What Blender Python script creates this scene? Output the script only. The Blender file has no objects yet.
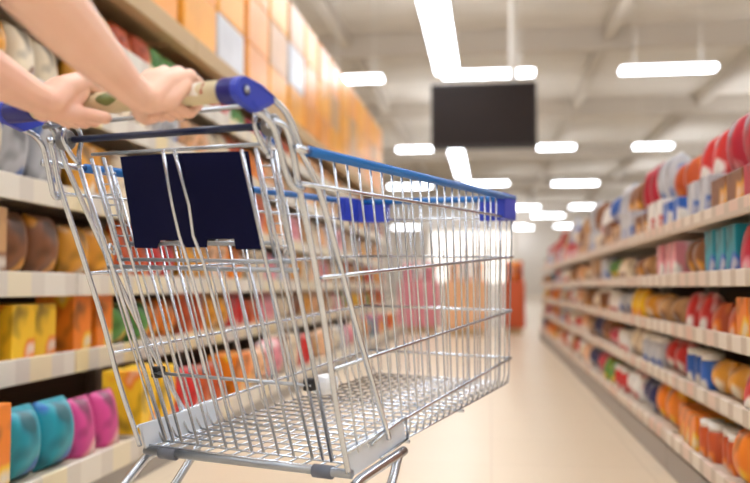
import bpy, bmesh, math, random
from mathutils import Vector, Matrix, Euler

# ------------------------------------------------------------------ camera, world, exposure
sc = bpy.context.scene
COL = sc.collection
YAW = math.radians(7.445)
cam_d = bpy.data.cameras.new('camera')
cam = bpy.data.objects.new('camera', cam_d)
COL.objects.link(cam)
cam.location = (0, 0, 0.71)
cam.rotation_euler = (math.radians(90 + 2.96), 0, YAW)
cam_d.sensor_width = 36
cam_d.lens = 42.24
cam_d.clip_start = 0.02
cam_d.clip_end = 200
cam_d.dof.use_dof = True
cam_d.dof.focus_distance = 1.76
cam_d.dof.aperture_fstop = 2.2
sc.camera = cam

world = bpy.data.worlds.new('store_air')
sc.world = world
world.use_nodes = True
world.node_tree.nodes['Background'].inputs[0].default_value = (1.0, 0.97, 0.93, 1)
world.node_tree.nodes['Background'].inputs[1].default_value = 0.25
LAMP = 15.0
sc.view_settings.view_transform = 'Standard'
sc.view_settings.look = 'None'
sc.view_settings.gamma = 1.0
sc.view_settings.use_curve_mapping = False
sc.view_settings.exposure = -0.1
random.seed(7)

# ------------------------------------------------------------------ helpers
def lin(c):
    return tuple((v / 12.92 if v <= 0.04045 else ((v + 0.055) / 1.055) ** 2.4) for v in (x / 255 for x in c)) + (1,)

def mat(name, rgb, rough=0.5, metal=0.0, emit=None, spec=0.5, coat=0.0):
    m = bpy.data.materials.new(name)
    m.use_nodes = True
    b = m.node_tree.nodes['Principled BSDF']
    b.inputs['Base Color'].default_value = lin(rgb)
    b.inputs['Roughness'].default_value = rough
    b.inputs['Metallic'].default_value = metal
    b.inputs['Specular IOR Level'].default_value = spec
    b.inputs['Coat Weight'].default_value = coat
    if emit:
        b.inputs['Emission Color'].default_value = lin(rgb)
        b.inputs['Emission Strength'].default_value = emit
    return m

def noise_mat(name, stops, scale=6.0, rough=0.5, interp='LINEAR', metal=0.0, bump=0.0, detail=2.0, stretch=(1, 1, 1)):
    m = mat(name, (200, 200, 200), rough, metal)
    nt = m.node_tree
    b = nt.nodes['Principled BSDF']
    tc = nt.nodes.new('ShaderNodeTexCoord')
    mp = nt.nodes.new('ShaderNodeMapping')
    mp.inputs['Scale'].default_value = stretch
    nz = nt.nodes.new('ShaderNodeTexNoise')
    nz.inputs['Scale'].default_value = scale
    nz.inputs['Detail'].default_value = detail
    cr = nt.nodes.new('ShaderNodeValToRGB')
    cr.color_ramp.interpolation = interp
    el = cr.color_ramp.elements
    while len(el) < len(stops):
        el.new(0.5)
    for e, (p, c) in zip(el, stops):
        e.position = p
        e.color = lin(c)
    nt.links.new(tc.outputs['Object'], mp.inputs['Vector'])
    nt.links.new(mp.outputs['Vector'], nz.inputs['Vector'])
    nt.links.new(nz.outputs['Fac'], cr.inputs['Fac'])
    nt.links.new(cr.outputs['Color'], b.inputs['Base Color'])
    if bump:
        bp = nt.nodes.new('ShaderNodeBump')
        bp.inputs['Strength'].default_value = bump
        bp.inputs['Distance'].default_value = 0.01
        nt.links.new(nz.outputs['Fac'], bp.inputs['Height'])
        nt.links.new(bp.outputs['Normal'], b.inputs['Normal'])
    return m

class MB:
    """collects shapes and links them as one mesh object"""
    def __init__(self):
        self.bm = bmesh.new()
        self.mi = 0
    def _set(self, faces):
        for f in faces:
            f.material_index = self.mi
            f.smooth = True
    def box(self, lo, hi, bevel=0.0, mtx=None):
        vs = [self.bm.verts.new((x, y, z)) for z in (lo[2], hi[2]) for y in (lo[1], hi[1]) for x in (lo[0], hi[0])]
        idx = [(0, 2, 3, 1), (4, 5, 7, 6), (0, 1, 5, 4), (2, 6, 7, 3), (0, 4, 6, 2), (1, 3, 7, 5)]
        fs = [self.bm.faces.new([vs[i] for i in q]) for q in idx]
        for f in fs:
            f.material_index = self.mi
        if bevel:
            es = list({e for f in fs for e in f.edges})
            r = bmesh.ops.bevel(self.bm, geom=es, offset=bevel, segments=2, profile=0.5, affect='EDGES')
            for f in r['faces']:
                f.material_index = self.mi
            vs = list({v for f in r['faces'] for v in f.verts} | {v for v in vs if v.is_valid})
        if mtx:
            bmesh.ops.transform(self.bm, matrix=mtx, verts=[v for v in vs if v.is_valid])
        return self
    def tube(self, pts, r, n=8, closed=False, cap=True):
        pts = [Vector(p) for p in pts]
        rs = r if isinstance(r, (list, tuple)) else [r] * len(pts)
        m = len(pts)
        tang = []
        for i in range(m):
            a = pts[(i - 1) % m] if (closed or i > 0) else pts[0]
            b = pts[(i + 1) % m] if (closed or i < m - 1) else pts[-1]
            tang.append((b - a).normalized())
        up = Vector((0, 0, 1)) if abs(tang[0].z) < 0.9 else Vector((1, 0, 0))
        nrm = (up - tang[0] * up.dot(tang[0])).normalized()
        rings = []
        for i in range(m):
            t = tang[i]
            nrm = (nrm - t * nrm.dot(t)).normalized()
            bi = t.cross(nrm)
            rings.append([self.bm.verts.new(pts[i] + (nrm * math.cos(2 * math.pi * k / n) + bi * math.sin(2 * math.pi * k / n)) * rs[i]) for k in range(n)])
        fs = []
        for i in range(m if closed else m - 1):
            A, B = rings[i], rings[(i + 1) % m]
            for k in range(n):
                fs.append(self.bm.faces.new((A[k], A[(k + 1) % n], B[(k + 1) % n], B[k])))
        if cap and not closed:
            fs.append(self.bm.faces.new(rings[0][::-1]))
            fs.append(self.bm.faces.new(rings[-1]))
        self._set(fs)
        return self
    def lathe(self, prof, n=20, mtx=None):
        rings = []
        new = []
        for r, z in prof:
            ring = [self.bm.verts.new((r * math.cos(2 * math.pi * k / n), r * math.sin(2 * math.pi * k / n), z)) for k in range(n)]
            rings.append(ring)
            new += ring
        fs = []
        for A, B in zip(rings, rings[1:]):
            for k in range(n):
                fs.append(self.bm.faces.new((A[k], A[(k + 1) % n], B[(k + 1) % n], B[k])))
        fs.append(self.bm.faces.new(rings[0][::-1]))
        fs.append(self.bm.faces.new(rings[-1]))
        self._set(fs)
        if mtx:
            bmesh.ops.transform(self.bm, matrix=mtx, verts=new)
        return self
    def ball(self, c, r, seg=14):
        rad = r if isinstance(r, (tuple, list)) else (r, r, r)
        M = Matrix.Translation(c) @ Matrix.Diagonal((*rad, 1))
        out = bmesh.ops.create_uvsphere(self.bm, u_segments=seg, v_segments=max(6, seg // 2 + 2), radius=1, matrix=M)
        self._set({f for v in out['verts'] for f in v.link_faces})
        return self
    def capsule(self, a, b, ra, rb=None):
        """closed tapered capsule"""
        rb = ra if rb is None else rb
        a, b = Vector(a), Vector(b)
        d = (b - a).normalized()
        pts, rs = [], []
        for k in range(5):
            t = math.pi / 2 * (k / 5)
            pts.append(a - d * ra * math.cos(t)); rs.append(max(ra * math.sin(t), ra * 0.05))
        pts.append(a); rs.append(ra)
        pts.append(b); rs.append(rb)
        for k in range(4, -1, -1):
            t = math.pi / 2 * (k / 5)
            pts.append(b + d * rb * math.cos(t)); rs.append(max(rb * math.sin(t), rb * 0.05))
        return self.tube(pts, rs, 14)
    def chain(self, pts, rs):
        for i in range(len(pts) - 1):
            self.capsule(pts[i], pts[i + 1], rs[i], rs[i + 1])
        return self
    def prism(self, poly, axis, a, b, bevel=0.0):
        """poly: 2D outline in the plane normal to axis, extruded from a to b"""
        def P(u, v, w):
            return (w, u, v) if axis == 'x' else ((u, w, v) if axis == 'y' else (u, v, w))
        A = [self.bm.verts.new(P(u, v, a)) for u, v in poly]
        B = [self.bm.verts.new(P(u, v, b)) for u, v in poly]
        n = len(poly)
        fs = [self.bm.faces.new(A[::-1]), self.bm.faces.new(B)]
        for k in range(n):
            fs.append(self.bm.faces.new((A[k], A[(k + 1) % n], B[(k + 1) % n], B[k])))
        for f in fs:
            f.material_index = self.mi
        if bevel:
            es = [e for f in fs[:2] for e in f.edges]
            r = bmesh.ops.bevel(self.bm, geom=es, offset=bevel, segments=2, profile=0.5, affect='EDGES')
            for f in r['faces']:
                f.material_index = self.mi
        return self
    def mesh(self, name, mats):
        bmesh.ops.recalc_face_normals(self.bm, faces=self.bm.faces[:])
        me = bpy.data.meshes.new(name)
        self.bm.to_mesh(me)
        self.bm.free()
        for m in (mats if isinstance(mats, (list, tuple)) else [mats]):
            me.materials.append(m)
        return me
    def build(self, name, mats, parent=None):
        o = bpy.data.objects.new(name, self.mesh(name, mats))
        COL.objects.link(o)
        o.parent = parent
        return o

def smooth_by_angle(o):
    return o

def tag(o, label, cat, group=None):
    o['label'] = label
    o['category'] = cat
    if group:
        o['group'] = group
    return o

def empty(name, loc=(0, 0, 0), rot=(0, 0, 0)):
    o = bpy.data.objects.new(name, None)
    o.empty_display_size = 0.1
    COL.objects.link(o)
    o.location = loc
    o.rotation_euler = rot
    return o

def structure(o):
    o['kind'] = 'structure'
    return o

def copy_tree(o, parent=None):
    c = o.copy()
    COL.objects.link(c)
    c.parent = parent
    for ch in list(o.children):
        copy_tree(ch, c)
    return c

def spline(pts, n=5):
    """Catmull-Rom through pts"""
    P = [Vector(p) for p in pts]
    P = [2 * P[0] - P[1]] + P + [2 * P[-1] - P[-2]]
    out = []
    for i in range(1, len(P) - 2):
        for k in range(n):
            t = k / n
            out.append(0.5 * ((2 * P[i]) + (P[i + 1] - P[i - 1]) * t + (2 * P[i - 1] - 5 * P[i] + 4 * P[i + 1] - P[i + 2]) * t * t + (-P[i - 1] + 3 * P[i] - 3 * P[i + 1] + P[i + 2]) * t ** 3))
    out.append(P[-2])
    return out

def lerp(a, b, t):
    return a + (b - a) * t

# ------------------------------------------------------------------ materials
M_chrome = mat('zinc plated wire', (206, 213, 223), 0.24, 1.0)
M_chrome_d = mat('dull galvanised steel', (168, 174, 182), 0.35, 0.9)
M_plate = mat('pale zinc plate', (220, 228, 238), 0.4, 0.2)
M_rim = mat('blue plastic coated rim', (28, 108, 186), 0.35)
M_cap = mat('royal blue moulded plastic', (46, 66, 186), 0.38)
M_capd = mat('deep blue moulded plastic', (26, 30, 120), 0.4)
M_navy = mat('navy plastic flap', (6, 10, 54), 0.6, spec=0.12)
M_navybar = mat('navy plastic coated bar', (14, 28, 66), 0.3)
M_grey = mat('grey plastic sleeve', (104, 110, 124), 0.45)
M_dark = mat('black rubber', (24, 24, 27), 0.6)
M_handle = mat('beige plastic handle sleeve', (214, 198, 160), 0.35)
M_olive = mat('olive leaf print', (108, 118, 62), 0.4)
M_red = mat('red fruit print', (172, 44, 36), 0.4)
M_white = mat('white print', (238, 234, 226), 0.4)
M_clear = mat('milky white plastic', (238, 240, 243), 0.35)
M_disc = mat('smoky grey plastic disc', (120, 118, 118), 0.35)
M_skin = noise_mat('skin', [(0.3, (234, 184, 160)), (0.7, (242, 200, 178))], 9, 0.5)
b_ = M_skin.node_tree.nodes['Principled BSDF']
b_.inputs['Subsurface Weight'].default_value = 0.12
b_.inputs['Subsurface Radius'].default_value = (0.02, 0.008, 0.004)
b_.inputs['Subsurface Scale'].default_value = 0.5

# ------------------------------------------------------------------ structure: hall
def slab(name, lo, hi, m):
    return structure(MB().box(lo, hi).build(name, m))

M_floor = mat('polished cream floor', (226, 208, 182), 0.33)
nt = M_floor.node_tree
bk = nt.nodes.new('ShaderNodeTexBrick')
tc = nt.nodes.new('ShaderNodeTexCoord')
bk.offset = 0
bk.inputs['Color1'].default_value = lin((227, 209, 183))
bk.inputs['Color2'].default_value = lin((224, 206, 179))
bk.inputs['Mortar'].default_value = lin((212, 193, 166))
bk.inputs['Scale'].default_value = 1.0
bk.inputs['Brick Width'].default_value = 0.6
bk.inputs['Row Height'].default_value = 0.6
bk.inputs['Mortar Size'].default_value = 0.004
nt.links.new(tc.outputs['Object'], bk.inputs['Vector'])
nt.links.new(bk.outputs['Color'], nt.nodes['Principled BSDF'].inputs['Base Color'])
M_wall = mat('off white wall paint', (236, 228, 218), 0.8)
M_ceil = noise_mat('beige roof deck', [(0.35, (214, 205, 193)), (0.65, (226, 218, 207))], 1.5, 0.8, stretch=(0.4, 2.5, 1))
M_beam = mat('beige painted roof steel', (206, 196, 183), 0.7)
CEIL = 4.6      # height the lamps hang at
DECK = 6.4
slab('floor', (-14, -6, -0.1), (14, 60, 0), M_floor)
slab('ceiling', (-14, -6, DECK), (14, 60, DECK + 0.1), M_ceil)
slab('wall_back', (-14, 60, 0), (14, 60.1, DECK), M_wall)
slab('wall_front', (-14, -6.1, 0), (14, -6, DECK), M_wall)
slab('wall_left', (-14.1, -6, 0), (-14, 60, DECK), M_wall)
slab('wall_right', (14, -6, 0), (14.1, 60, DECK), M_wall)
tn = 1
for y in (9.2, 14.2, 19.5, 27.0, 36.0, 46.0):
    slab('trim_%d' % tn, (-14, y - 0.09, DECK - 0.5), (14, y + 0.09, DECK), M_beam)
    tn += 1
for x in (-3.2, 2.6, 6.2):
    slab('trim_%d' % tn, (x - 0.12, -6, DECK - 0.3), (x + 0.12, 60, DECK), M_beam)
    tn += 1

# ceiling lamps: (centre x, centre y, length, along) ----------------------------------
M_tube = mat('lit fluorescent diffuser', (240, 246, 255), 0.5, emit=LAMP)
M_lampbody = mat('white enamel lamp body', (235, 232, 226), 0.5)

def make_lamp(length, along):
    r = empty('ceiling_lamp')
    w = 0.4 if along else 0.3
    hx, hy = (w / 2, length / 2) if along else (length / 2, w / 2)
    bx, by = (hx * .3, hy * .98) if along else (hx * .98, hy * .3)
    MB().box((-bx, -by, 0.051), (bx, by, 0.09), 0.006).build('lamp_body', M_lampbody, r)
    MB().box((-hx, -hy, -0.02), (hx, hy, 0.05), 0.015).build('diffuser', M_tube, r)
    for s in (-1, 1):
        a = (0, s * hy * 0.7) if along else (s * hx * 0.7, 0)
        MB().tube([(a[0], a[1], 0.09), (a[0], a[1], DECK - CEIL)], 0.005, 6).build('hanger', M_lampbody, r)
    return r

lamp_t = make_lamp(1.65, False)
lamp_s = make_lamp(1.0, False)
lamp_a = make_lamp(3.0, True)
used = set()
def place_lamp(proto, x, y, label, group=None):
    o = proto if proto.name not in used else copy_tree(proto)
    used.add(proto.name)
    o.location = (x, y, CEIL)
    tag(o, label, 'lamp', group or 'ceiling lamps')
LAMPS_T = []   # filled from the photo below
def cray(px, py, h):
    """where a lamp seen at px,py hangs on the ceiling at height h"""
    d = Vector(((px - 375) / 880, 1, (241.5 - py) / 880))
    c, s = math.cos(math.radians(2.96)), math.sin(math.radians(2.96))
    v = Vector((d.x, d.y * c - d.z * s, d.y * s + d.z * c))
    k = (h - 0.71) / v.z
    v = v * k
    return (v.x * math.cos(YAW) - v.y * math.sin(YAW), v.x * math.sin(YAW) + v.y * math.cos(YAW))
for px, py, lab in ((668, 70, 'long white lamp across the ceiling, nearest on the right above the right rack'),
                    (488, 75, 'long white lamp across the ceiling just above the hanging screen'),
                    (653, 147, 'white ceiling lamp right of the screen, second row back on the right'),
                    (556, 148, 'white ceiling lamp beside the lower right corner of the screen'),
                    (415, 150, 'white ceiling lamp beside the lower left corner of the screen'),
                    (575, 184, 'white ceiling lamp in the third row back, right of the cart front'),
                    (486, 184, 'white ceiling lamp in the third row back, straight above the cart front'),
                    (588, 207, 'small distant ceiling lamp in the fourth row back, on the right'),
                    (548, 216, 'small distant ceiling lamp in the fifth row back, right of the cart corner'),
                    (410, 187, 'white ceiling lamp in the third row back, seen left above the blue rim'),
                    (522, 208, 'small distant ceiling lamp just behind the right front corner of the cart'),
                    (520, 228, 'very small ceiling lamp at the far end of the hall, right of the cart corner'),
                    (500, 236, 'very small ceiling lamp at the far end of the hall, seen through the cart front'),
                    (534, 233, 'very small ceiling lamp at the far end of the hall, left of the right rack'),
                    (356, 80, 'white lamp across the ceiling, beside the top edge of the left rack')):
    x, y = cray(px, py, CEIL)
    place_lamp(lamp_s if 140 < py < 160 or px == 356 else lamp_t, round(x, 2), round(y, 2), lab)
for x, y, lab in ((-0.75, 11.2, 'lengthwise ceiling lamp over the aisle, nearest, left of the screen'),
                  (-0.75, 14.4, 'lengthwise ceiling lamp over the aisle, its far end behind the screen'),
                  (-0.95, 26.2, 'lengthwise ceiling lamp seen below the lower left of the screen'),
                  (-0.95, 29.6, 'lengthwise ceiling lamp farther back, below the screen')):
    place_lamp(lamp_a, x, y, lab)
for x in (-4.4, -0.75, 2.6):
    for y in (-3.5, 0.2, 3.9, 7.6):
        place_lamp(lamp_a, x, y, 'lengthwise ceiling lamp over the near part of the hall, above the picture', 'lamps above the near aisle')
for x in (-8.5, 7.5):
    for y in (2, 10, 18, 26, 34, 42, 50):
        place_lamp(lamp_a, x, y, 'lengthwise ceiling lamp over a side aisle hidden behind the racks', 'lamps over the side aisles')

for x in (-9, -5.5, -2, 1.5, 5, 8.5):  # added lamp row, put in only to brighten the dark far wall
    place_lamp(lamp_t, x, 57.5, 'small added lamp in a row brightening the far back wall', 'added lamps brightening the back wall')

# ------------------------------------------------------------------ hanging screen
M_screen = mat('dark switched off screen', (36, 27, 24), 0.5, spec=0.2)
M_bezel = mat('dark brown plastic screen housing', (44, 36, 34), 0.45)
tv = empty('hanging_screen', (-0.08, 13.2, 2.78))
MB().box((-0.79, 0, 0), (0.79, 0.09, 1.0), 0.015).build('housing', M_bezel, tv)
MB().box((-0.755, -0.006, 0.06), (0.755, 0.001, 0.965)).build('screen', M_screen, tv)
MB().box((-0.25, 0.09, 0.3), (0.25, 0.13, 0.7), 0.01).build('wall_bracket', M_beam, tv)
MB().tube([(0.45, 0.17, 0.25), (0.45, 0.17, DECK - 2.78)], 0.06, 12).build('hanging_pole', M_lampbody, tv)
MB().box((0.3, 0.09, 0.5), (0.5, 0.17, 0.6)).build('pole_clamp', M_beam, tv)
tag(tv, 'large dark switched-off screen hanging from the ceiling over the aisle', 'screen')

# ------------------------------------------------------------------ shelf racks
M_shelf = mat('cream enamel shelf', (206, 192, 172), 0.5)
M_back = mat('shade darkened brown back panel', (84, 66, 52), 0.8)  # brown darkened so the colour carries the shade in the shelf gaps
M_kick = mat('grey steel kick plate', (158, 152, 146), 0.4, 0.3)
M_tanbeam = mat('tan painted rack beam', (196, 168, 128), 0.6)

def rail_mat(name, base, tag1, tag2, s=1.0):
    m = mat(name, base, 0.45)
    nt = m.node_tree
    tc = nt.nodes.new('ShaderNodeTexCoord')
    br = nt.nodes.new('ShaderNodeTexBrick')
    mp = nt.nodes.new('ShaderNodeMapping')
    mp.inputs['Rotation'].default_value = (math.radians(90), 0, 0)
    br.offset = 0.37
    br.inputs['Bias'].default_value = -0.45
    br.inputs['Color1'].default_value = lin(tag1)
    br.inputs['Color2'].default_value = lin(tag2)
    br.inputs['Mortar'].default_value = lin(base)
    br.inputs['Scale'].default_value = 1.0
    br.inputs['Brick Width'].default_value = 0.15 * s
    br.inputs['Row Height'].default_value = 0.3
    br.inputs['Mortar Size'].default_value = 0.03 * s
    nt.links.new(tc.outputs['Object'], mp.inputs['Vector'])
    nt.links.new(mp.outputs['Vector'], br.inputs['Vector'])
    nt.links.new(br.outputs['Color'], nt.nodes['Principled BSDF'].inputs['Base Color'])
    return m
M_railR = rail_mat('price rail with cards', (202, 186, 168), (228, 218, 204), (214, 150, 124))
M_railL = rail_mat('wide price rail with yellow cards', (214, 206, 194), (226, 220, 208), (236, 206, 90), 1.6)

ORD = ['first', 'second', 'third', 'fourth', 'fifth', 'sixth', 'seventh', 'eighth', 'ninth', 'tenth', 'eleventh']
BAY = 1.25
R_LEV = [0.15, 0.36, 0.56, 0.75, 0.95]
L_LEV = [0.15, 0.46, 0.75, 1.07, 1.42, 1.72]

def rack_bay(levels, depth, height, base_depth, rail_h, railm, tall):
    """local: x along the aisle, front at y=0 looking to -y"""
    r = empty('shelf_rack')
    L = BAY - 0.004
    MB().box((0.002, depth - 0.02, 0.08), (L, depth, height)).build('back_panel', M_back, r)
    MB().box((0.002, -base_depth, 0.0), (L, depth - 0.021, 0.1), 0.004).build('kick_plate', M_kick, r)
    for x in (0.002, L - 0.03):
        MB().box((x, depth - 0.075, 0.101), (x + 0.03, depth - 0.021, height)).build('upright', M_kick, r)
    for i, z in enumerate(levels):
        y0 = -base_depth if i == 0 else 0.0
        s = MB().box((0.034, y0 + 0.012, z - 0.022), (L - 0.032, depth - 0.076, z)).build('shelf', M_shelf, r)
        MB().box((0.004, y0 - 0.006, z - rail_h + 0.012), (L - 0.002, y0 + 0.011, z + 0.012), 0.003).build('price_rail', railm, s)
    if tall:
        MB().box((0.002, -0.03, tall - 0.10), (L, 0.04, tall), 0.006).build('cross_beam', M_tanbeam, r)
        MB().box((0.034, 0.041, tall - 0.03), (L - 0.032, depth - 0.076, tall)).build('deck', M_tanbeam, r)
    return r

# right-hand rack: front faces -X ; near end first.  rotz = -90 maps local -y to -X and local x to -Y
R_X, R_Y0, R_N = 0.70, 2.3, 8
protoR = rack_bay(R_LEV, 0.5, 1.22, 0.03, 0.05, M_railR, None)
def right_loc(y_far):
    return (R_X, y_far, 0)
for b in range(R_N):
    o = protoR if b == 0 else copy_tree(protoR)
    o.location = (R_X, R_Y0 + (b + 1) * BAY, 0)
    o.rotation_euler = (0, 0, -math.pi / 2)
    tag(o, 'low cream shelf rack bay on the right of the aisle, %s from the camera' % ORD[b], 'shelf', 'right shelf bays')
# left-hand rack: front faces +X. rotz = +90 maps local -y to +X and local x to +Y
L_X, L_Y0, L_N = -1.55, 1.9, 9
L_BASE = 0.26
protoL = rack_bay(L_LEV, 0.55, 3.1, L_BASE, 0.085, M_railL, 2.02)
for b in range(L_N):
    o = protoL if b == 0 else copy_tree(protoL)
    o.location = (L_X, L_Y0 + b * BAY, 0)
    o.rotation_euler = (0, 0, math.pi / 2)
    tag(o, 'tall shelf rack bay on the left of the aisle, %s from the camera' % ORD[b], 'shelf', 'left shelf bays')

# ------------------------------------------------------------------ goods
PAL = {
    'red': (206, 44, 42), 'crimson': (188, 40, 62), 'orange': (238, 132, 34), 'yellow': (244, 196, 40),
    'golden': (230, 160, 50), 'white': (238, 234, 228), 'cream': (234, 218, 190), 'pink': (232, 150, 160),
    'magenta': (206, 70, 140), 'blue': (46, 102, 190), 'navy': (40, 46, 96), 'teal': (30, 150, 170),
    'green': (88, 150, 70), 'brown': (134, 84, 52), 'tan': (196, 152, 104), 'silver': (196, 198, 204),
    'peach': (240, 186, 140), 'amber': (226, 150, 66), 'rust': (196, 84, 40), 'lilac': (196, 176, 216),
}
SECOND = {
    'red': 'white', 'crimson': 'pink', 'orange': 'yellow', 'yellow': 'orange', 'golden': 'cream', 'white': 'red',
    'cream': 'brown', 'pink': 'white', 'magenta': 'pink', 'blue': 'white', 'navy': 'silver', 'teal': 'blue',
    'green': 'yellow', 'brown': 'golden', 'tan': 'brown', 'silver': 'blue', 'peach': 'white', 'amber': 'golden',
    'rust': 'orange', 'lilac': 'white',
}
_pm = {}
def pack_mat(c):
    if c not in _pm:
        a, s = PAL[c], PAL[SECOND[c]]
        _pm[c] = noise_mat('printed %s packaging' % c, [(0.30, tuple(int(v * .6) for v in a)), (0.42, a), (0.55, a), (0.62, s), (0.72, (226, 218, 206))], 8, 0.4, 'LINEAR', detail=1)
    return _pm[c]
M_lid = mat('white plastic lid', (236, 232, 224), 0.4)

_meshes = {}
def goods_mesh(kind, c, w, h, d):
    key = (kind, c, w, h, d)
    if key in _meshes:
        return _meshes[key]
    m = MB()
    if kind == 'carton':
        m.box((-w / 2, -d / 2, 0), (w / 2, d / 2, h), 0.004)
    elif kind in ('snack_bag', 'pouch'):
        nx, nz = 8, 10
        def pt(i, j, s):
            u, v = i / nx * 2 - 1, j / nz
            ww = w / 2 * (1 - 0.10 * math.sin(math.pi * v))
            t = d / 2 * (max(0, 1 - u ** 4) ** 0.5) * (math.sin(math.pi * min(1, max(0, (v if kind == 'snack_bag' else 0.35 + v * 0.65)))) ** 0.45 if 0 < v < 1 or kind == 'pouch' else 0.0)
            return (u * ww, s * (t + 0.002), v * h)
        F = [[m.bm.verts.new(pt(i, j, -1)) for i in range(nx + 1)] for j in range(nz + 1)]
        B = [[m.bm.verts.new(pt(i, j, 1)) for i in range(nx + 1)] for j in range(nz + 1)]
        fs = []
        for j in range(nz):
            for i in range(nx):
                fs.append(m.bm.faces.new((F[j][i], F[j][i + 1], F[j + 1][i + 1], F[j + 1][i])))
                fs.append(m.bm.faces.new((B[j][i + 1], B[j][i], B[j + 1][i], B[j + 1][i + 1])))
            fs.append(m.bm.faces.new((F[j][0], F[j + 1][0], B[j + 1][0], B[j][0])))
            fs.append(m.bm.faces.new((F[j][nx], B[j][nx], B[j + 1][nx], F[j + 1][nx])))
        for i in range(nx):
            fs.append(m.bm.faces.new((F[0][i], B[0][i], B[0][i + 1], F[0][i + 1])))
            fs.append(m.bm.faces.new((F[nz][i], F[nz][i + 1], B[nz][i + 1], B[nz][i])))
        m._set(fs)
    elif kind == 'bottle':
        r = min(w, d) / 2
        m.lathe([(r * .9, 0), (r, .01), (r, h * .6), (r * .85, h * .7), (r * .36, h * .84), (r * .36, h * .9)], 14)
        m.mi = 1
        m.lathe([(r * .42, h * .895), (r * .42, h)], 14)
    elif kind == 'jar':
        r = min(w, d) / 2
        m.lathe([(r * .92, 0), (r, .008), (r, h * .74), (r * .86, h * .82)], 14)
        m.mi = 1
        m.lathe([(r * .9, h * .815), (r * .9, h)], 14)
    _meshes[key] = m.mesh(kind, [pack_mat(c), M_lid])
    return _meshes[key]
KN = {'carton': 'carton', 'snack_bag': 'snack bag', 'pouch': 'stand-up pouch', 'bottle': 'bottle', 'jar': 'jar'}

RUNS = 3
def run(side, z, bay, q, kind, c, w, h, d, ysetback, shelfname, tier=''):
    """one run of like packs; q counts the runs of a bay from the near end"""
    span = 1.17 / RUNS
    n = max(1, int((span - .012) / (w + 0.007)))
    pitch = span / n
    lab = '%s %s, %s shelf%s, %s rack, %s bay, %s run from near end' % (c, KN[kind], shelfname, ' ' + tier if tier else '', side, ORD[bay], ORD[q])
    grp = (tier + ' ' if tier else '') + '%s run of the %s bay, %s shelf, %s rack' % (ORD[q], ORD[bay], shelfname, side)
    me = goods_mesh(kind, c, w, h, d)
    for k in range(n):
        ax = 0.04 + q * span + (k + .5) * pitch
        o = bpy.data.objects.new(kind, me)
        COL.objects.link(o)
        dy = ysetback + d / 2 + 0.014 + (0.015 if tier else random.uniform(0, 0.03))
        sgn = 1 if side == 'left' else -1
        if side == 'right':
            o.location = (R_X + dy, R_Y0 + bay * BAY + ax, z + 0.0005)
        else:
            o.location = (L_X - dy, L_Y0 + bay * BAY + ax, z + 0.0005)
        o.rotation_euler = (0, 0, sgn * math.pi / 2)
        tag(o, lab, KN[kind].split()[-1], grp)

SHN_R = ['lowest', 'second', 'third', 'fourth', 'top']
SHN_L = ['lowest', 'second', 'third', 'fourth', 'fifth', 'sixth']
# colours by shelf, near end first, one per run
R_COL = [
    'orange rust orange orange navy white red green crimson navy peach cream red tan white rust peach brown'.split(),
    'red golden blue red silver cream white crimson brown navy tan peach red cream white rust silver tan'.split(),
    'orange rust red tan golden yellow silver white brown cream brown tan peach white red tan cream silver'.split(),
    'crimson teal brown pink tan brown cream green silver tan cream golden peach brown cream white tan silver'.split(),
    'red crimson red rust silver crimson brown silver blue white brown silver tan brown cream silver tan brown peach'.split(),
]
kinds_R = ['snack_bag', 'pouch', 'snack_bag', 'carton', 'jar']
for s in range(5):
    gap = (R_LEV[s + 1] - R_LEV[s] - 0.04) if s < 4 else 0.34
    for b in range(R_N):
        for q in range(RUNS):
            idx = b * RUNS + q
            c = R_COL[s][idx % 18]
            kind = random.choice(kinds_R)
            w = {'snack_bag': .14, 'pouch': .12, 'carton': .11, 'jar': .085}[kind]
            h = gap * random.uniform(.68, .95)
            d = {'snack_bag': .11, 'pouch': .09, 'carton': .13, 'jar': .085}[kind]
            if s < 4:
                run('right', R_LEV[s], b, q, kind, c, round(w, 3), round(h, 2), d, 0.0 if s else -0.03, SHN_R[s])
                continue
            # top shelf: a tier of low cartons with bags standing on them
            w = random.choice((.13, .18))
            h1 = random.choice((.12, .15, .17))
            run('right', R_LEV[s], b, q, 'carton', R_COL[4][(idx + 5) % 18], w, h1, .2, .02, 'top', 'lower tier')
            run('right', R_LEV[s] + h1, b, q, random.choice(['snack_bag', 'pouch']), c, round(w - .01, 3), random.choice((.17, .21, .25)), .12, .06, 'top', 'upper tier')
L_COL = [
    'orange teal magenta yellow red rust orange peach pink cream red tan peach cream silver pink cream tan'.split(),
    'green golden yellow orange green orange rust golden red rust pink cream brown golden peach tan cream pink'.split(),
    'rust tan brown golden rust red golden peach orange cream pink silver golden cream peach pink tan cream'.split(),
    'tan cream silver golden cream tan golden peach cream rust orange peach pink tan cream peach silver pink'.split(),
    'cream golden cream golden cream silver peach cream rust orange peach tan cream peach golden cream peach tan'.split(),
    'cream golden silver golden rust green golden red green crimson blue rust amber golden peach amber golden peach'.split(),
]
kinds_L = ['carton', 'snack_bag', 'pouch', 'snack_bag', 'pouch']
for s in range(6):
    gap = (L_LEV[s + 1] - L_LEV[s] - 0.05) if s < 5 else 0.17
    for b in range(L_N):
        for q in range(RUNS):
            c = L_COL[s][(b * RUNS + q) % 18]
            kind = random.choice(kinds_L)
            w = {'snack_bag': .18, 'pouch': .16, 'carton': .15, 'jar': .11}[kind]
            h = gap * random.uniform(.72, .95)
            d = {'snack_bag': .13, 'pouch': .11, 'carton': .16, 'jar': .11}[kind]
            run('left', L_LEV[s], b, q, kind, c, round(w, 3), round(h, 2), d, -L_BASE if s == 0 else 0.0, SHN_L[s])

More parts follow.
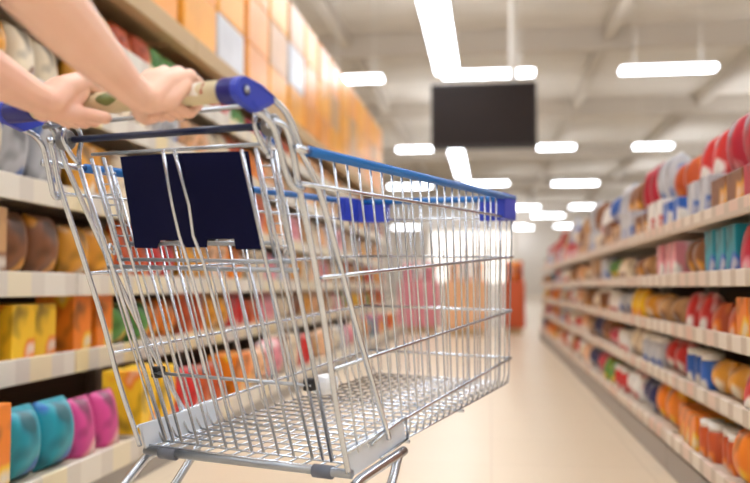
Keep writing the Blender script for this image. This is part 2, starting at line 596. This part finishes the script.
# overstock cartons in shrink wrap above the left rack
over_cols = ['amber', 'golden', 'amber', 'golden', 'tan', 'amber', 'golden']
for c in set(over_cols + ['silver']):
    _pm[c + '_o'] = noise_mat('shrink wrapped %s carton' % c, [(0.3, PAL[c]), (0.62, tuple(min(255, int(v * 1.06 + 10)) for v in PAL[c]))], 3, 0.3)
over_me = {}
STK = ['bottom', 'middle', 'top']
for b in range(L_N):
    for q in range(2):
        for t in range(3):
            c = random.choice(over_cols)
            if (b, q, t) in ((2, 1, 0), (4, 0, 1)):
                c = 'silver'  # silver colour stands in for pale highlights on the wrap and a bluish patch
            if c not in over_me:
                over_me[c] = MB().box((-.275, -.19, 0), (.275, .19, .345), 0.012).mesh('overstock_carton', _pm[c + '_o'])
            o = bpy.data.objects.new('overstock_carton', over_me[c])
            COL.objects.link(o)
            o.location = (L_X - 0.245, L_Y0 + b * BAY + 0.325 + q * 0.6, 2.0205 + t * 0.346)
            o.rotation_euler = (0, 0, math.pi / 2)
            tag(o, '%s overstock carton, %s of its stack, %s half of the %s left bay' % (c, STK[t], ('near', 'far')[q], ORD[b]), 'carton', 'overstock cartons above the left rack')

# ------------------------------------------------------------------ end of the aisle
M_case = mat('white enamel cooler', (240, 240, 238), 0.4)
M_caselit = mat('lit cooler interior', (255, 250, 242), 0.5, emit=1.3)
ck = empty('upright_cooler', (-0.35, 15.8, 0))
MB().box((-.8, 0.25, 0), (.8, 0.8, 2.0), 0.02).build('cabinet', M_case, ck)
MB().box((-.8, -0.1, 0), (.8, 0.249, 0.75), 0.02).build('front_tub', M_case, ck)
MB().box((-.72, 0.235, 0.8), (.72, 0.249, 1.72)).build('lit_interior', M_caselit, ck)
MB().box((-.8, -0.05, 1.78), (.8, 0.249, 2.0), 0.02).build('canopy', M_case, ck)
for i, z in enumerate((1.05, 1.35)):
    MB().box((-.72, 0.0, z), (.72, 0.234, z + 0.03)).build('shelf', M_case, ck)
tag(ck, 'white lit upright cooler at the far end of the aisle', 'cooler')

def bin_(x, y, w, c, label):
    r = empty('promotion_bin', (x, y, 0))
    m = pack_mat(c)
    MB().box((-w / 2, -0.4, 0.1), (w / 2, 0.4, 0.8), 0.02).build('bin_body', mat('bin card ' + c, PAL[c], 0.5), r)
    MB().box((-w / 2 + .04, -0.36, 0), (w / 2 - .04, 0.36, 0.099)).build('pallet', M_tanbeam, r)
    tag(r, label, 'bin')
    k = 0
    for i in range(3):
        for j in range(2):
            o = bpy.data.objects.new('snack_bag', goods_mesh('snack_bag', SECOND[c] if (i + j) % 2 else c, round(w * .28, 3), .3, .16))
            COL.objects.link(o)
            o.location = (x + (i - 1) * w / 3.3, y - 0.18 + j * 0.36, 0.8005)
            tag(o, '%s bag standing in the bin described as %s' % (SECOND[c] if (i + j) % 2 else c, c), 'bag', 'bags on the %s promotion bin' % c)
bin_(-1.1, 13.9, 0.6, 'pink', 'pink promotion bin on the left at the end of the aisle')
bin_(-0.35, 13.2, 0.6, 'peach', 'peach promotion bin in the middle at the end of the aisle')
bin_(0.36, 13.6, 0.3, 'rust', 'narrow rust red promotion bin beside the far end of the right rack')

# ------------------------------------------------------------------ SHOPPING CART
TILT = math.radians(1.2)
HEAD = math.radians(26.5) - YAW
ox, oy = -0.361, 1.491
CL = (ox * math.cos(YAW) - oy * math.sin(YAW), ox * math.sin(YAW) + oy * math.cos(YAW), 0.0)
cart = empty('shopping_cart', CL, (0, TILT, -HEAD))
tag(cart, 'silver wire shopping cart with blue rim and corners, pushed along the aisle', 'shopping cart')

def P(s, t, w, off=0.0):
    """point of the side wall: side s, t 0 rear..1 front, w 0 floor..1 rim"""
    y = lerp(.225 + .975 * t, .0 + 1.12 * t, w)
    z = lerp(.388 + .060 * t, .928 + .027 * t, w)
    x = lerp(.232 - .021 * t, .262 - .022 * t, w) + off
    return Vector((s * x, y, z))
ROWS = [(0.904, 0.897, -0.03), (0.635, 0.688, -0.01), (0.350, 0.398, -0.01), (0.070, 0.138, -0.01)]

NV = 24
for s in (-1, 1):
    m = MB()
    for i in range(1, NV + 1):
        t = i / NV
        m.tube([P(s, t, 1.0), P(s, t, 0.5), P(s, t, 0.05), P(s, t, 0.0, -0.008)], 0.0023, 6)
    side_o = m.build('side_wires', M_chrome, cart)
    m = MB()
    for w0, w1, t0 in ROWS:
        m.tube([P(s, lerp(t0, 1, k / 6), lerp(w0, w1, k / 6), .005) for k in range(7)], 0.0036, 8)
    m.build('side_rails', M_chrome, cart)
    # bare steel end of the rim and its plastic coat
    MB().tube([P(s, -0.03, 1.0, .004), P(s, (0.065 if s < 0 else 0.012), 1.0, .004)], 0.0062, 10).build('rim_end', M_chrome, cart)
    MB().tube([P(s, (0.06 if s < 0 else 0.005), 1.0, .004), P(s, 0.5, 1.0, .004), P(s, 1.0, 1.0, .004)], 0.0088, 12).build('rim', M_rim, cart)

# front wall
m = MB()
NF = 14
for i in range(NF + 1):
    u = i / NF * 2 - 1
    m.tube([(u * P(1, 1, w).x, P(1, 1, w).y, P(1, 1, w).z) for w in (1.0, 0.5, 0.04)] + [(u * P(1, 1, 0).x, P(1, 1, 0).y - .008, P(1, 1, 0).z)], 0.0023, 6)
m.build('front_wires', M_chrome, cart)
m = MB()
for _, w, _t in ROWS:
    p = P(1, 1, w, .005)
    m.tube([(-p.x, p.y + .001, p.z), (p.x, p.y + .001, p.z)], 0.004, 8)
m.build('front_rails', M_chrome, cart)
p = P(1, 1, 1.0)
MB().tube([(-p.x, p.y, p.z), (p.x, p.y, p.z)], 0.0088, 12).build('rim', M_rim, cart)
# corner bumpers
for s in (-1, 1):
    m = MB()
    X, Y = (0.252, 1.138) if s > 0 else (0.240, 1.138)
    poly = [(X - .018, Y - .115), (X, Y - .115), (X, Y - .02), (X - .006, Y - .006), (X - .02, Y), (X - .105, Y), (X - .105, Y - .022), (X - .03, Y - .022), (X - .018, Y - .034)]
    m.prism([(s * a, b) for a, b in poly], 'z', 0.895, 0.962, 0.003)
    m.build('corner_bumper', M_cap, cart)

# floor grid
m = MB()
for i in range(NV + 1):
    t = i / NV
    a, b = P(-1, t, 0, -.008), P(1, t, 0, -.008)
    m.tube([a, b], 0.0023, 6)
for i in range(15):
    u = i / 14 * 2 - 1
    a, b = P(1, 0, 0, -.008), P(1, 1, 0, -.008)
    m.tube([(u * a.x, a.y, a.z - .003), (u * b.x, b.y, b.z - .003)], 0.0023, 6)
m.build('floor_grid', M_chrome, cart)
m = MB()
for t in (0.28, 0.62):
    a, b = P(-1, t, 0), P(1, t, 0)
    m.tube([(a.x, a.y, a.z - .008), (b.x, b.y, b.z - .008)], 0.0042, 8)
m.build('floor_brace', M_chrome, cart)

# side frame tubes
for s in (-1, 1):
    t1 = [(.236, -.106, .975), (.239, -.078, .968), (.242, -.057, .953), (.244, -.044, .925), (.247, -.031, .892), (.252, -.020, .873), (.257, -.006, .866), (.257, .004, .874)]
    MB().tube(spline([(s * x, y, z) for x, y, z in t1], 5), 0.0051, 10).build('handle_tube', M_chrome, cart)
    t2 = [(.224, -.052, .960), (.236, -.048, .967), (.246, -.036, .962), (.250, -.024, .942), (.252, -.010, .900), (.2515, .006, .862), (.250, .050, .770), (.246, .105, .645), (.242, .150, .525), (.238, .195, .425), (.237, .212, .388)]
    MB().tube(spline([(s * x, y, z) for x, y, z in t2], 5), 0.0051, 10).build('rear_post', M_chrome, cart)
    t3 = [(.240, -.064, 1.000), (.243, -.038, .989), (.247, -.021, .972), (.252, .010, .925), (.258, .052, .872), (.257, .110, .785), (.252, .200, .650), (.247, .290, .525), (.243, .355, .440), (.242, .365, .425)]
    MB().tube(spline([(s * x, y, z) for x, y, z in t3], 5), 0.0051, 10).build('diagonal_brace', M_chrome, cart)
    # handle bracket
    m = MB()
    hy, hz = -.140, .998
    arc = []
    for k in range(9):
        a = math.radians(84 + k * 21.5)
        arc.append((hy + .0198 * math.cos(a), hz + .0198 * math.sin(a)))
    poly = arc + [(-.106, .9705), (-.073, .9865), (-.051, 1.000), (-.094, 1.0145)]
    m.prism(poly, 'x', s * .230, s * .244, 0.002)
    br = m.build('handle_bracket', M_cap, cart)
    sl = .026 if s > 0 else .062
    MB().lathe([(.0180, 0), (.0195, .003), (.0195, sl - .003), (.0185, sl)], 24,
               Matrix.Translation((s * .231 - (sl if s > 0 else 0), hy, hz)) @ Matrix.Rotation(math.pi / 2, 4, 'Y')).build('socket', M_capd, br)
    # raised border of the bracket face and the screw
    MB().tube([(s * .2445, y, z) for y, z in ((-.121, .985), (-.106, .9755), (-.076, .990), (-.0585, 1.0005), (-.094, 1.010), (-.118, 1.013))], 0.0014, 6).build('face_ridge', M_cap, br)
    MB().lathe([(.0085, 0), (.0085, .002)], 18, Matrix.Translation((s * .2435 - (0 if s > 0 else .002), hy + .003, hz)) @ Matrix.Rotation(math.pi / 2, 4, 'Y')).build('screw_recess', M_capd, br)
    MB().lathe([(.0056, 0), (.0050, .0025)], 14, Matrix.Translation((s * .2450 - (0 if s > 0 else .0025), hy + .003, hz)) @ Matrix.Rotation(math.pi / 2, 4, 'Y')).build('screw', M_chrome_d, br)
    # hinge: wire eye and smoky disc
    eye = [(-.012, .925), (-.036, .945), (-.050, .965), (-.046, .984), (-.030, .991), (-.014, .984), (-.008, .966), (-.012, .945), (-.010, .918)]
    MB().tube(spline([(s * .201, y, z) for y, z in eye], 5), 0.0042, 8).build('hinge_eye', M_chrome, cart)
    MB().lathe([(.014, 0), (.018, .004), (.018, .018), (.015, .022)], 20, Matrix.Translation((s * .206 if s > 0 else s * .228, -.029, .966)) @ Matrix.Rotation(math.pi / 2, 4, 'Y')).build('hinge_disc', M_disc, cart)

# handle
hy, hz = -.140, .998
MB().tube([(x, hy, hz) for x in (-.206, .206)], 0.0168, 24).build('handle_bar', M_handle, cart)
hb = [o for o in cart.children if o.name.startswith('handle_bar')][0]
def handle_patch(poly, m, name):
    """printed patch on the rear face of the handle: poly of (x, angle in degrees)"""
    mb = MB()
    cx = sum(p[0] for p in poly) / len(poly); ca = sum(p[1] for p in poly) / len(poly)
    def q(x, a, r):
        a = math.radians(a)
        return (x, hy - r * math.cos(a), hz + r * math.sin(a))
    n = len(poly)
    rings = []
    for k in range(1, 5):
        rings.append([mb.bm.verts.new(q(lerp(cx, x, k / 4), lerp(ca, a, k / 4), .01705)) for x, a in poly])
    c = mb.bm.verts.new(q(cx, ca, .01705))
    fs = [mb.bm.faces.new((c, rings[0][i], rings[0][(i + 1) % n])) for i in range(n)]
    for A, B in zip(rings, rings[1:]):
        fs += [mb.bm.faces.new((A[i], A[(i + 1) % n], B[(i + 1) % n], B[i])) for i in range(n)]
    mb._set(fs)
    o = mb.build(name, m, hb)
    return o
handle_patch([(-.002 + .020 * math.cos(a) + .003 * math.cos(3 * a), 10 + 42 * math.sin(a)) for a in [k * math.pi / 9 for k in range(18)]], M_olive, 'leaf_print')
handle_patch([(.138, -25), (.148, -30), (.150, 55), (.142, 60)], M_red, 'red_print')
handle_patch([(.152, -20), (.174, -24), (.174, 62), (.152, 60)], M_white, 'white_print')
handle_patch([(.176, -14), (.181, -16), (.182, 40), (.178, 55)], M_red, 'red_print')

# cross rods between the brackets, hinge bar
MB().tube([(-.236, -.062, .985), (.236, -.062, .993)], 0.0036, 8).build('cross_rod', M_chrome_d, cart)
MB().tube([(-.198, -.029, .966), (.198, -.029, .966)], 0.0062, 14).build('hinge_bar', M_navybar, cart)
MB().tube([(-.222, -.029, .966), (.222, -.029, .966)], 0.0045, 10).build('hinge_pin', M_chrome_d, cart)

# rear gate
def gy(z):
    return .237 - (z - .395) * .455
def gp(x, z, off=0.0):
    return (x, gy(z) + off, z)
for s in (-1, 1):
    MB().tube([gp(s * .209, .932), gp(s * .200, .755), gp(s * .191, .400)], 0.0042, 10).build('gate_post', M_chrome, cart)
m = MB()
for s in (-1, 1):
    m.tube([gp(s * .175, .935), gp(s * .176, .756), gp(s * .172, .400)], 0.0033, 8)
    m.tube([gp(s * .147, .935), gp(s * .1465, .756), gp(s * .150, .400)], 0.0031, 8)
    m.tube([gp(s * .012, .940), gp(s * .018, .850, -.004), gp(s * .015, .800, -.010), gp(s * .017, .752, -.003), gp(s * .018, .62), gp(s * .0165, .400)], 0.0031, 8)
    for x in (.043, .077, .110):
        m.tube([gp(s * x, .747), gp(s * x, .400)], 0.0027, 8)
    for x in (.060, .0935, .128):
        m.tube([(s * x, .0835, .787), gp(s * x, .56, .016), gp(s * x, .545, .012)], 0.0022, 6)
m.build('gate_wires', M_chrome, cart)
m = MB()
m.tube([gp(-.212, .744, .004), gp(.204, .742, .004)], 0.0042, 8)
m.tube([gp(-.19, .758, .010), gp(.19, .756, .010)], 0.0034, 8)
m.tube([(-.185, .003, .9435), (.185, .003, .9435)], 0.0032, 8)
m.tube([(-.162, .079, .787), (.162, .079, .787)], 0.0040, 8)
m.tube([gp(-.180, .540, .004), gp(.180, .540, .004)], 0.0034, 8)
m.build('gate_crossbars', M_chrome_d, cart)
# small ladders of the folded child seat beside the flaps
for s in (-1, 1):
    m = MB()
    m.tube([(s * .157, .020, .925), (s * .157, .082, .765)], 0.0032, 6)
    m.tube([(s * .186, .020, .925), (s * .186, .086, .765)], 0.0032, 6)
    for k in range(8):
        z = .912 - k * .0185
        m.tube([(s * .152, .020 + (.925 - z) * .39 + .003, z), (s * .192, .020 + (.925 - z) * .41 + .003, z)], 0.0016, 6)
    m.build('seat_ladder', M_chrome, cart)
# child seat flaps
for s in (-1, 1):
    e = s * .001
    out = [(s * .0012, .940), (s * .140, .937), (s * .1415, .777)]
    if s > 0:
        pts = [(.0012, .940), (.138, .937), (.1305, .777), (.081, .777), (.080, .794), (.022, .794), (.018, .780), (.0012, .780)]
    else:
        pts = [(-.0012, .940), (-.0012, .780), (-.027, .780), (-.031, .793), (-.083, .793), (-.095, .778), (-.144, .779), (-.136, .940)]
    mb = MB()
    A, B = [], []
    for x, z in pts:
        y = .022 + (.938 - z) * .34
        A.append(mb.bm.verts.new((x, y, z))); B.append(mb.bm.verts.new((x, y + .004, z)))
    n = len(pts)
    mb.bm.faces.new(A); mb.bm.faces.new(B[::-1])
    for k in range(n):
        mb.bm.faces.new((A[k], B[k], B[(k + 1) % n], A[(k + 1) % n]))
    mb.build('child_seat_flap', M_navy, cart)
# latches at the ends of the gate's lower rod
for s in (-1, 1):
    lt = MB().box((s * .172 - .009, .172, .530), (s * .172 + .009, .196, .552), 0.003).build('latch', M_dark, cart)
    if s > 0:
        MB().box((s * .180 - .018 , .197, .520), (s * .180 + .018, .250, .556), 0.012).build('latch_cap', M_clear, lt)
    MB().tube([(s * .188, .065, .768), (s * .192, .060, .778), (s * .196, .066, .786), (s * .192, .074, .778), (s * .188, .070, .766)], 0.0028, 6).build('seat_hook', M_chrome, cart)

# bottom bar with sleeves and side plates
MB().tube([(-.236, .228, .376), (.236, .228, .382)], 0.0085, 12).build('bottom_bar', M_chrome_d, cart)
for s in (-1, 1):
    MB().tube([(s * .158, .228, .378 + s * .002), (s * .196, .228, .378 + s * .0025)], 0.0125, 14).build('bar_sleeve', M_grey, cart)
    m = MB()
    m.prism([(.200, .432), (.222, .380), (.240, .376), (.448, .402), (.462, .412), (.448, .452), (.420, .450), (.330, .440)], 'x', s * .228, s * .2335, 0.001)
    m.build('side_plate', M_plate, cart)
    MB().tube([(s * .239, .300, .424), (s * .240, .360, .440), (s * .239, .400, .447), (s * .238, .452, .452), (s * .238, .462, .410), (s * .238, .34, .392)], 0.003, 6).build('plate_wire', M_chrome, cart)

# chassis and casters.  floor height under the tilted cart: z = x * tan(tilt)
def zf(x):
    return x * math.tan(TILT)
for s in (-1, 1):
    b = zf(s * .26)
    rear = [(s * .238, .445, .388), (s * .238, .30, .372), (s * .238, .245, .364), (s * .240, .222, .352), (s * .246, .160, .300), (s * .260, .03, .19 + b), (s * .262, .0, .150 + b)]
    MB().tube(spline(rear, 4), 0.0095, 10).build('chassis_leg', M_chrome, cart)
    fr = [(s * .236, .430, .386), (s * .238, .412, .372), (s * .240, .388, .340), (s * .250, .28, .24 + b), (s * .262, .18, .150 + b)]
    MB().tube(spline(fr, 4), 0.0090, 10).build('chassis_leg', M_chrome, cart)
    MB().tube([(s * .262, -.03, .145 + b), (s * .262, .3, .145 + b), (s * .20, .95, .15 + b * .75)], 0.011, 10).build('base_tube', M_chrome, cart)
    for x, y in ((.262, .0), (.20, .93)):
        bb = zf(s * x)
        cst = MB().tube([(s * x, y, .135 + bb), (s * x, y, .150 + bb)], 0.016, 12).build('caster', M_chrome_d, cart)
        for e in (-1, 1):
            MB().prism([(y - .03, .132 + bb), (y + .02, .132 + bb), (y - .02, .052 + bb), (y - .04, .052 + bb)], 'x', s * x + e * .017 - .0015, s * x + e * .017 + .0015).build('fork', M_chrome_d, cst)
        MB().lathe([(.02, -.013), (.054, -.013), (.0595, -.008), (.0595, .008), (.054, .013), (.02, .013)], 28,
                   Matrix.Translation((s * x, y - .03, .0605 + bb)) @ Matrix.Rotation(math.pi / 2, 4, 'Y')).build('wheel', M_dark, cst)
MB().tube([(-.20, .95, .15 + zf(-.15)), (.20, .95, .15 + zf(.15))], 0.011, 10).build('base_tube', M_chrome, cart)

# ------------------------------------------------------------------ PERSON
def fuse(mb, name, m, parent, voxel, smooth=6):
    o = mb.build(name, m, parent)
    r = o.modifiers.new('r', 'REMESH')
    r.mode = 'VOXEL'
    r.voxel_size = voxel
    r.use_smooth_shade = True
    s = o.modifiers.new('s', 'SMOOTH')
    s.factor = 0.5
    s.iterations = smooth
    dg = bpy.context.evaluated_depsgraph_get()
    me = bpy.data.meshes.new_from_object(o.evaluated_get(dg))
    old = o.data
    o.modifiers.clear()
    o.data = me
    for pl in me.polygons:
        pl.use_smooth = True
    bpy.data.meshes.remove(old)
    return o

pe = empty('person', CL, (0, 0, -HEAD))
tag(pe, 'person with bare forearms pushing the shopping cart, both hands on its handle', 'person')
T3 = Matrix.Rotation(TILT, 4, 'Y')     # cart-frame points into the person's upright frame
def C(x, y, z):
    return T3 @ Vector((x, y, z))
mb = MB()
HY, HZ = -.140, .998
def finger(x0, mcp, spread, r=.0088, tipang=205):
    """wraps over the handle: mcp (y,z) at x0, runs to x0+spread"""
    R_ = .0168 + r * 0.95
    pts = [C(x0, *mcp)]
    for i, a in enumerate((35, 75, 120, 165, tipang)):
        t = (i + 1) / 5
        aa = math.radians(a)
        pts.append(C(x0 + spread * t, HY + R_ * math.sin(aa), HZ + R_ * math.cos(aa) - (0.004 if i >= 3 else 0)))
    rs = [r * 1.2, r * 1.06, r * 1.04, r * .98, r * .93, r * .84]
    mb.chain(pts, rs)
# right hand
RW = (.127, -.224, .979)
mcpR = [(.084, -.158, 1.026), (.107, -.153, 1.031), (.130, -.149, 1.029), (.152, -.150, 1.022)]
for i, (x, y, z) in enumerate(mcpR):
    finger(x, (y, z), (.004, -.002, -.008, -.014)[i], (.0090, .0095, .0092, .0084)[i], tipang=(195, 208, 218, 230)[i])
    mb.chain([C(RW[0] + (-.014, -.005, .005, .013)[i], RW[1] + .006, RW[2] + .001), C(lerp(RW[0], x, .5), lerp(RW[1], y, .5), lerp(RW[2], z, .58)), C(x, y, z)], [.0175, .0160, .0122])
mb.chain([C(.136, -.212, .973), C(.148, -.186, .982), C(.153, -.163, 1.006)], [.0165, .0150, .012])
mb.chain([C(.118, -.215, .974), C(.096, -.190, .973), C(.076, -.167, .969), C(.068, -.145, .966), C(.068, -.126, .970)], [.0165, .0145, .0115, .0098, .0080])
# right forearm and upper arm
mb.chain([C(.127, -.224, .979), C(.131, -.258, .989), C(.142, -.325, 1.012), C(.155, -.395, 1.038), C(.166, -.460, 1.063)], [.0215, .0240, .033, .040, .042])
mb.chain([C(.166, -.460, 1.063), C(.180, -.53, 1.15), C(.185, -.62, 1.29)], [.041, .044, .050])
# left hand
LW = (-.068, -.214, .989)
mcpL = [(-.045, -.158, 1.027), (-.067, -.154, 1.035), (-.089, -.152, 1.034), (-.110, -.156, 1.025)]
for i, (x, y, z) in enumerate(mcpL):
    finger(x, (y, z), (-.002, 0, .003, .008)[i], (.0090, .0095, .0092, .0084)[i], tipang=(195, 205, 212, 218)[i])
    mb.chain([C(LW[0] + (.012, .004, -.006, -.014)[i], LW[1] + .006, LW[2]), C(lerp(LW[0], x, .5), lerp(LW[1], y, .5), lerp(LW[2], z, .62)), C(x, y, z)], [.0205, .0180, .0128])
mb.chain([C(-.066, -.204, .978), C(-.052, -.182, .975), C(-.036, -.168, .975), C(-.018, -.163, .973), C(.001, -.160, .969)], [.0180, .0155, .0128, .0108, .0098])
mb.chain([C(-.064, -.196, .984), C(-.052, -.172, .994), C(-.046, -.162, 1.010)], [.018, .0125, .011])
mb.chain([C(-.080, -.206, .978), C(-.104, -.180, .990), C(-.112, -.162, 1.010)], [.018, .015, .012])
mb.chain([C(-.068, -.214, .989), C(-.066, -.250, .994), C(-.063, -.310, 1.008), C(-.064, -.39, 1.032), C(-.078, -.465, 1.060)], [.0235, .0260, .033, .040, .042])
mb.chain([C(-.078, -.465, 1.060), C(-.11, -.54, 1.15), C(-.125, -.63, 1.29)], [.041, .044, .050])
# torso, neck, head, legs (out of the picture to the left)
cx, cy = .03, -.68
mb.chain([(cx - .13, cy + .04, 1.30), (cx, cy, 1.31), (cx + .13, cy + .04, 1.30)], [.055, .085, .055])
mb.ball((cx, cy, 1.22), (.165, .105, .15))
mb.ball((cx, cy - .01, 1.05), (.14, .095, .16))
mb.ball((cx, cy - .03, .90), (.165, .115, .14))
mb.chain([(cx, cy + .01, 1.34), (cx, cy + .03, 1.44)], [.05, .047])
mb.ball((cx, cy + .05, 1.52), (.072, .092, .11), 20)
mb.chain([(cx, cy + .135, 1.525), (cx, cy + .152, 1.50)], [.010, .013])
for s in (-1, 1):
    mb.ball((cx + s * .072, cy + .045, 1.515), (.012, .02, .03))
    mb.chain([(cx + s * .085, cy - .03, .86), (cx + s * .09, cy + s * .09, .47), (cx + s * .09, cy + s * .12 - .03, .09)], [.085, .055, .037])
    mb.chain([(cx + s * .09, cy + s * .12 - .04, .05), (cx + s * .095, cy + s * .12 + .12, .035)], [.035, .028])
body = fuse(mb, 'body', M_skin, pe, 0.0025, 4)
M_shirt = noise_mat('plum cotton shirt', [(0.3, (70, 48, 72)), (0.7, (84, 58, 84))], 30, 0.85)
M_jeans = noise_mat('dark blue denim', [(0.3, (44, 54, 84)), (0.7, (58, 70, 104))], 60, 0.85)
M_hair = noise_mat('dark brown hair', [(0.3, (44, 30, 22)), (0.7, (66, 46, 34))], 40, 0.5, stretch=(8, 8, 1))
M_shoe = mat('white canvas shoe', (220, 218, 212), 0.7)
sm = MB()
sm.chain([(cx - .13, cy + .04, 1.30), (cx, cy, 1.30), (cx + .13, cy + .04, 1.30)], [.064, .088, .064])
sm.ball((cx, cy, 1.22), (.175, .115, .16))
sm.ball((cx, cy - .01, 1.05), (.152, .107, .17))
sm.ball((cx, cy - .03, .92), (.176, .126, .14))
sm.chain([(.185, -.62, 1.29), (.187, -.555, 1.185)], [.062, .060])
sm.chain([(-.125, -.63, 1.29), (-.112, -.555, 1.175)], [.062, .060])
fuse(sm, 'shirt', M_shirt, pe, 0.008, 6)
tm = MB()
tm.ball((cx, cy - .03, .88), (.174, .124, .12))
for s in (-1, 1):
    tm.chain([(cx + s * .085, cy - .03, .86), (cx + s * .09, cy + s * .09, .47), (cx + s * .09, cy + s * .12 - .03, .11)], [.095, .066, .054])
fuse(tm, 'trousers', M_jeans, pe, 0.009, 6)
for s in (-1, 1):
    h = MB()
    h.chain([(cx + s * .09, cy + s * .12 - .045, .052), (cx + s * .094, cy + s * .12 + .05, .048), (cx + s * .097, cy + s * .12 + .135, .040)], [.046, .044, .036])
    fuse(h, 'shoe', M_shoe, pe, 0.006, 3)
hm = MB()
hm.ball((cx, cy + .035, 1.55), (.083, .096, .098), 20)
hm.chain([(cx, cy - .02, 1.53), (cx, cy - .06, 1.44), (cx, cy - .075, 1.33)], [.075, .06, .04])
fuse(hm, 'hair', M_hair, pe, 0.008, 4)
for s in (-1, 1):
    e = MB().ball((cx + s * .03, cy + .128, 1.535), .011).build('eye', M_white, pe)
    MB().ball((cx + s * .03, cy + .1365, 1.535), .0045).build('iris', M_dark, e)
MB().capsule((cx - .02, cy + .132, 1.465), (cx + .02, cy + .132, 1.465), .007).build('mouth', mat('lips', (190, 96, 90), 0.5), pe)
